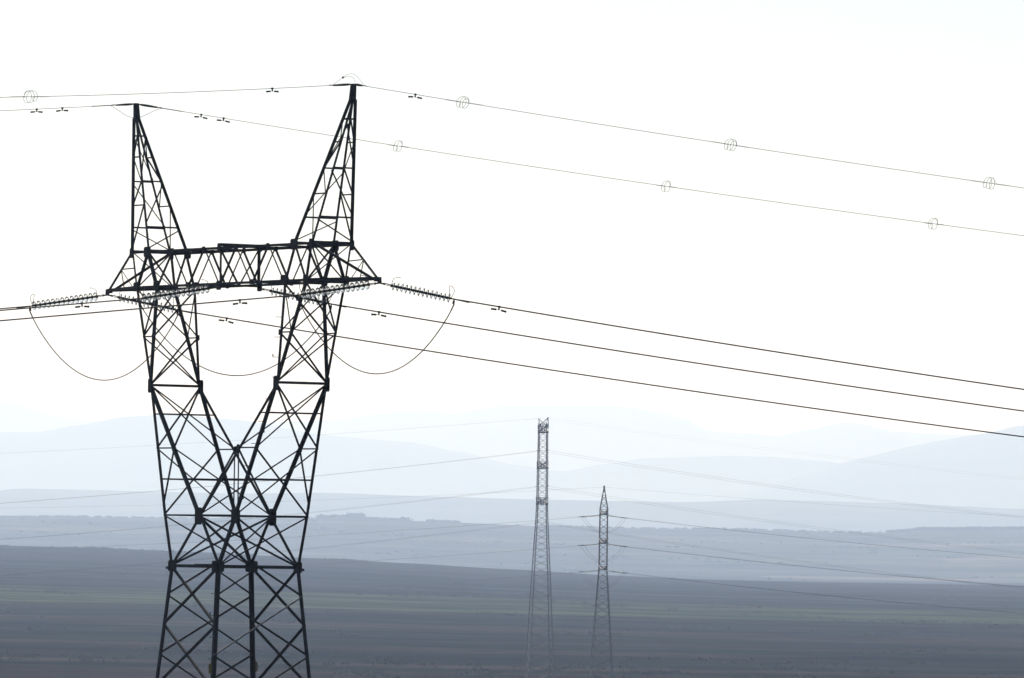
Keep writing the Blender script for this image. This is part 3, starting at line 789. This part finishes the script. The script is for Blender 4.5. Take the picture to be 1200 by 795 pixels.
for li, (py, reach) in enumerate(((507, 6.0), (549, 7.0), (591, 6.0))):
    for s in (-1, 1):
        p = tw @ Vector((0, s * reach, zt(py))); near = 'near' if s < 0 else 'far'
        root = empty('insulator_string', p); tag(root, 'pale hanging insulator under the %s crossarm of the tall distant pylon' % LEV[li], 'insulator', 'hanging insulators, %s crossarm of tall pylon' % LEV[li])
        m = MB(); prof = []
        for i in range(18): h = -.3 - i * .18; prof += [(.03, h), (.14, h - .03), (.13, h - .07), (.03, h - .1)]
        m.lathe(prof, (0, 0, 0), (0, 0, 1), 8); m.build('disc_stack', M_PORC, root, smooth=True)
        m = MB(); m.tube([(0, 0, 0), (0, 0, -.32)], .03, 5); m.build('yoke', M_FAR, root); m = MB(); m.tube([(0, 0, -3.5), (0, 0, -3.72)], .03, 5); m.bar((-.35, 0, -3.72), (.35, 0, -3.72), .07); m.build('suspension_clamp', M_FAR, root)
        q = p + Vector((0, 0, -3.75)); m = MB(); pts = []
        for i in range(-70, 71):
            t = i / 70 * 190; sl_, sp_ = (.150, 520.0) if t > 0 else (.140, 600.0)
            pts.append(Vector((t * math.cos(ROT1), t * math.sin(ROT1), -sl_ * abs(t) * (1 - abs(t) / sp_))))
        m.tube(pts, .0145, 5); o = m.build('conductor', M_WIRE, loc=q, smooth=True)
        tag(o, 'conductor pair strung under the %s crossarm of the tall distant pylon' % LEV[li], 'power cable', 'conductors of the tall distant pylon, %s level' % LEV[li])
for s in (-1, 1):
    q = tw @ Vector((0, s * 6.4, zt(490))); m = MB(); pts = []
    for i in range(-60, 61):
        t = i / 60 * 190; sl_, sp_ = (.128, 640.0) if t > 0 else (.10, 640.0)
        pts.append(Vector((t * math.cos(ROT1), t * math.sin(ROT1), -sl_ * abs(t) * (1 - abs(t) / sp_))))
    m.tube(pts, .006, 5); o = m.build('earth_wire', M_EARTH, loc=q, smooth=True); tag(o, 'very faint earth wire from the forked top of the tall distant pylon', 'earth wire', 'earth wires of the tall distant pylon')

# shorter pylon, tension strings and jumper loops
SY = 1400.0
b2 = at(704.5, 803, SY); b2.z = ground_z(b2.x, SY) - .3
ROT2 = R(-5)
short = empty('transmission_tower', b2, ROT2); tag(short, 'shorter grey lattice pylon with a pointed top, right of the tall distant one', 'pylon')
zs2 = lambda py: (at(706, py, SY).z - b2.z)
tab2 = [(0, 2.42), (zs2(700), 1.22), (zs2(667), .85), (zs2(596), .8), (zs2(572), .12)]
far_body(short, tab2, levels_for(tab2, zs2(573), .5), .15, .05)
m = MB(); m.box((0, 0, zs2(571)), (.16, 0, 0), (0, .16, 0), (0, 0, .28)); m.build('peak_cap', M_FAR, short)
tw2 = Matrix.Translation(b2) @ Matrix.Rotation(ROT2, 4, 'Z')
for li, py in enumerate((603.5, 637, 668)):
    z = zs2(py); reach = (4.2, 5.0, 4.4)[li]
    far_arm(short, sect(tab2, z), z, 1.0, reach, .08, .15)
    for s in (-1, 1):
        p = tw2 @ Vector((0, s * reach, z)); es = {}
        for sg in (-1, 1):
            d = Vector((sg * math.cos(ROT2), sg * math.sin(ROT2), -.13 if sg > 0 else -.11)).normalized()
            side = 'right' if sg > 0 else 'left'
            root = empty('insulator_string', p); tag(root, 'pale tension insulator pulling %s from the %s crossarm of the shorter distant pylon' % (side, LEV[li]), 'insulator', 'tension insulators pulling %s, %s crossarm' % (side, LEV[li]))
            m = MB(); prof = []
            for i in range(16): h = .9 + i * .165; prof += [(.03, h), (.13, h + .03), (.12, h + .06), (.03, h + .09)]
            m.lathe(prof, (0, 0, 0), d, 8); m.build('disc_stack', M_PORC, root, smooth=True)
            m = MB(); m.tube([(0, 0, 0), d * .95], .035, 5); m.build('yoke', M_IRON, root)
            m = MB(); m.tube([d * 3.5, d * 4.6], .055, 6); m.build('dead_end_clamp', M_IRON, root)
            e = p + d * 4.1; es[sg] = e
            m = MB(); pts = []
            for i in range(61):
                t = 170 * i / 60; sl_ = .105 if sg > 0 else .098; pts.append(Vector((sg * t * math.cos(ROT2), sg * t * math.sin(ROT2), -sl_ * t * (1 - t / 420))))
            m.tube(pts, .019 if sg > 0 else .011, 5); o = m.build('conductor', M_WIRE, loc=e, smooth=True)
            tag(o, '%s-running conductor from the %s crossarm of the shorter distant pylon' % (side, LEV[li]), 'power cable', 'conductors running %s, %s crossarm' % (side, LEV[li]))
        m = MB(); a, c = es[-1], es[1]
        m.tube([a.lerp(c, i / 24) - a + Vector((0, 0, -3.1 * (4 * (i / 24) * (1 - i / 24)) ** .9)) for i in range(25)], .02, 5)
        o = m.build('jumper_cable', M_WIRE, loc=a, smooth=True); tag(o, 'small jumper loop under the %s crossarm of the shorter distant pylon' % LEV[li], 'jumper cable', 'jumper loops, %s crossarm of shorter pylon' % LEV[li])
q = tw2 @ Vector((0, 0, zs2(571))); m = MB()
m.tube([Vector((t * math.cos(ROT2), t * math.sin(ROT2), -.07 * abs(t) * (1 - abs(t) / 400))) for t in range(-160, 161, 4)], .011, 5)
o = m.build('earth_wire', M_EARTH, loc=q, smooth=True); tag(o, 'very faint earth wire over the pointed top of the shorter distant pylon', 'earth wire')

# ------------------------------------------------------------------ plants
def clump(m, c, rx, ry, h, n, leaf):
    for _ in range(n):
        a = random.uniform(0, 2 * math.pi); r = math.sqrt(random.random()); zz = random.random()
        p = Vector((c[0] + rx * r * math.cos(a), c[1] + ry * r * math.sin(a), c[2] + h * zz * (1 - .6 * r * r)))
        u = Vector((random.gauss(0, 1), random.gauss(0, 1), random.gauss(0, 1))).normalized(); w = u.orthogonal().normalized(); s_ = leaf * random.uniform(.6, 1.4)
        k = len(m.v); m.v += [tuple(p - u * s_ - w * s_ * .5), tuple(p + u * s_ - w * s_ * .5), tuple(p + w * s_ * .9 + u * s_ * .2)]; m.f.append((k, k + 1, k + 2))
# scrub rows on the near plain
m = MB()
for px0, px1, Y, hh, n in ((745, 815, 1600, .9, 34), (850, 970, 1575, .8, 40), (395, 465, 1545, .9, 30), (540, 590, 1560, .7, 18), (1030, 1110, 1800, .7, 26), (1140, 1240, 1640, .6, 26), (-60, 160, 1700, .45, 34), (630, 760, 1540, .5, 20), (960, 1230, 1530, .6, 40), (200, 360, 1760, .4, 24)):
    for _ in range(n):
        px = random.uniform(px0, px1); YY = Y + random.gauss(0, 14); X = GX(px, YY)
        s_ = random.uniform(.5, 1.3); clump(m, (X, YY, ground_z(X, YY) - .1), 1.1 * s_, 1.4 * s_, hh * s_ * 1.05, 55, .12)
for _ in range(80):
    cx, cy = random.uniform(-160, 1360), 1620 + 2300 * random.random() ** 1.5
    ang = random.uniform(-.5, .5); n = random.randint(2, 12)
    for i in range(n):
        r = random.gauss(0, 1); X = GX(cx, cy) + r * 9 * math.cos(ang) + random.gauss(0, 1.5); YY = cy + r * 60 * math.sin(ang) + random.gauss(0, 14)
        s_ = random.uniform(.6, 1.9); clump(m, (X, YY, ground_z(X, YY) - .1), 1.6 * s_, 1.8 * s_, .95 * s_, 44, .19)
o = m.build('scrub', M_SCRUB); tag(o, 'low dark scrub growing in rows over the nearest fields', 'scrub', kind='stuff')
# bushes along the crest of the near rise
m = MB()
for _ in range(170):
    px = random.choice((random.uniform(60, 330), random.uniform(-200, 1300), random.gauss(125, 14), random.gauss(410, 12))); YY = CREST_Y + random.uniform(-60, 20); X = GX(px, YY)
    s_ = random.uniform(.4, 1.2) * (1.0 if random.random() < .93 else 2.0); clump(m, (X, YY, ground_z(X, YY) - .2), 2.2 * s_, 2.2 * s_, 1.1 * s_, 36, .4)
o = m.build('bushes', M_SCRUB); tag(o, 'scattered tiny bushes along the crest of the dark near rise', 'bushes', kind='stuff')
# woods on the second ridge
m = MB()
for px0, px1, n, hh in ((375, 412, 60, 7), (410, 430, 46, 10), (430, 470, 40, 4), (474, 484, 10, 6), (500, 540, 22, 4), (1045, 1080, 40, 5), (1075, 1320, 420, 6.0), (640, 1040, 110, 3.0), (-100, 370, 160, 3.0)):
    for _ in range(n):
        px = random.uniform(px0, px1); YY = 11000 + random.uniform(-90, 60); X = GX(px, YY); s_ = random.uniform(.88, 1.08)
        clump(m, (X, YY, hill_z(X, YY) - .6), 5.5 * s_, 6 * s_, hh * s_, 44, 1.3)
o = m.build('woods', M_WOOD); tag(o, 'low woods along the crest of the pale second ridge', 'woods', kind='stuff')
# rows of trees and lone bushes on the second ridge's slope
m = MB()
for _ in range(44):
    cx, cy = random.uniform(-150, 1350), random.uniform(7900, 10700); ang = random.uniform(-.3, .3)
    for i in range(random.randint(3, 16)):
        r = random.gauss(0, 1); X = GX(cx, cy) + r * 45 * math.cos(ang); YY = cy + r * 200 * math.sin(ang)
        s_ = random.uniform(.5, 1.1); clump(m, (X, YY, hill_z(X, YY) - .5), 4 * s_, 4 * s_, 3.5 * s_, 20, 1.1)
o = m.build('hedgerows', M_WOOD); tag(o, 'faint rows of bushes across the pale slope of the second ridge', 'hedgerows', kind='stuff')
# two pointed tree tops just reaching the picture
def pine(px, py, Y, lab):
    top = at(px, py, Y); g = ground_z(top.x, Y) - .1; h = top.z - g
    root = empty('pine_tree', (top.x, Y, g)); tag(root, lab, 'tree', 'young pines on the slope')
    m = MB(); m.tube([(0, 0, 0), (.03, .02, h * .5), (0, 0, h * .97)], [.11, .06, .012], 8); m.build('trunk', M_BARK, root, smooth=True)
    m = MB(); n = int(h * 9)
    for i in range(n):
        z = h * (.12 + .86 * i / n); rr = (1 - z / h) * 1.15 + .1
        for kk in range(6):
            a = kk * 1.05 + i * .7 + random.uniform(-.3, .3); L_ = rr * random.uniform(.6, 1.1); d = Vector((math.cos(a), math.sin(a), random.uniform(.05, .7)))
            p = Vector((0, 0, z))
            for t in range(max(3, int(L_ * 16))):
                c = p + d * L_ * (t / max(3, int(L_ * 16))); u = (d + Vector((random.gauss(0, .6), random.gauss(0, .6), random.gauss(.3, .5)))).normalized(); w = u.orthogonal().normalized() * .012
                k_ = len(m.v); m.v += [tuple(c - w), tuple(c + w), tuple(c + u * random.uniform(.07, .14))]; m.f.append((k_, k_ + 1, k_ + 2))
    m.build('crown', M_NEEDLE, root)
pine(467, 789, 300, 'dark tree tip at the bottom edge, the broader one beside the pylon')
pine(481, 790.5, 305, 'dark tree tip at the bottom edge, the narrower one farther from the pylon')
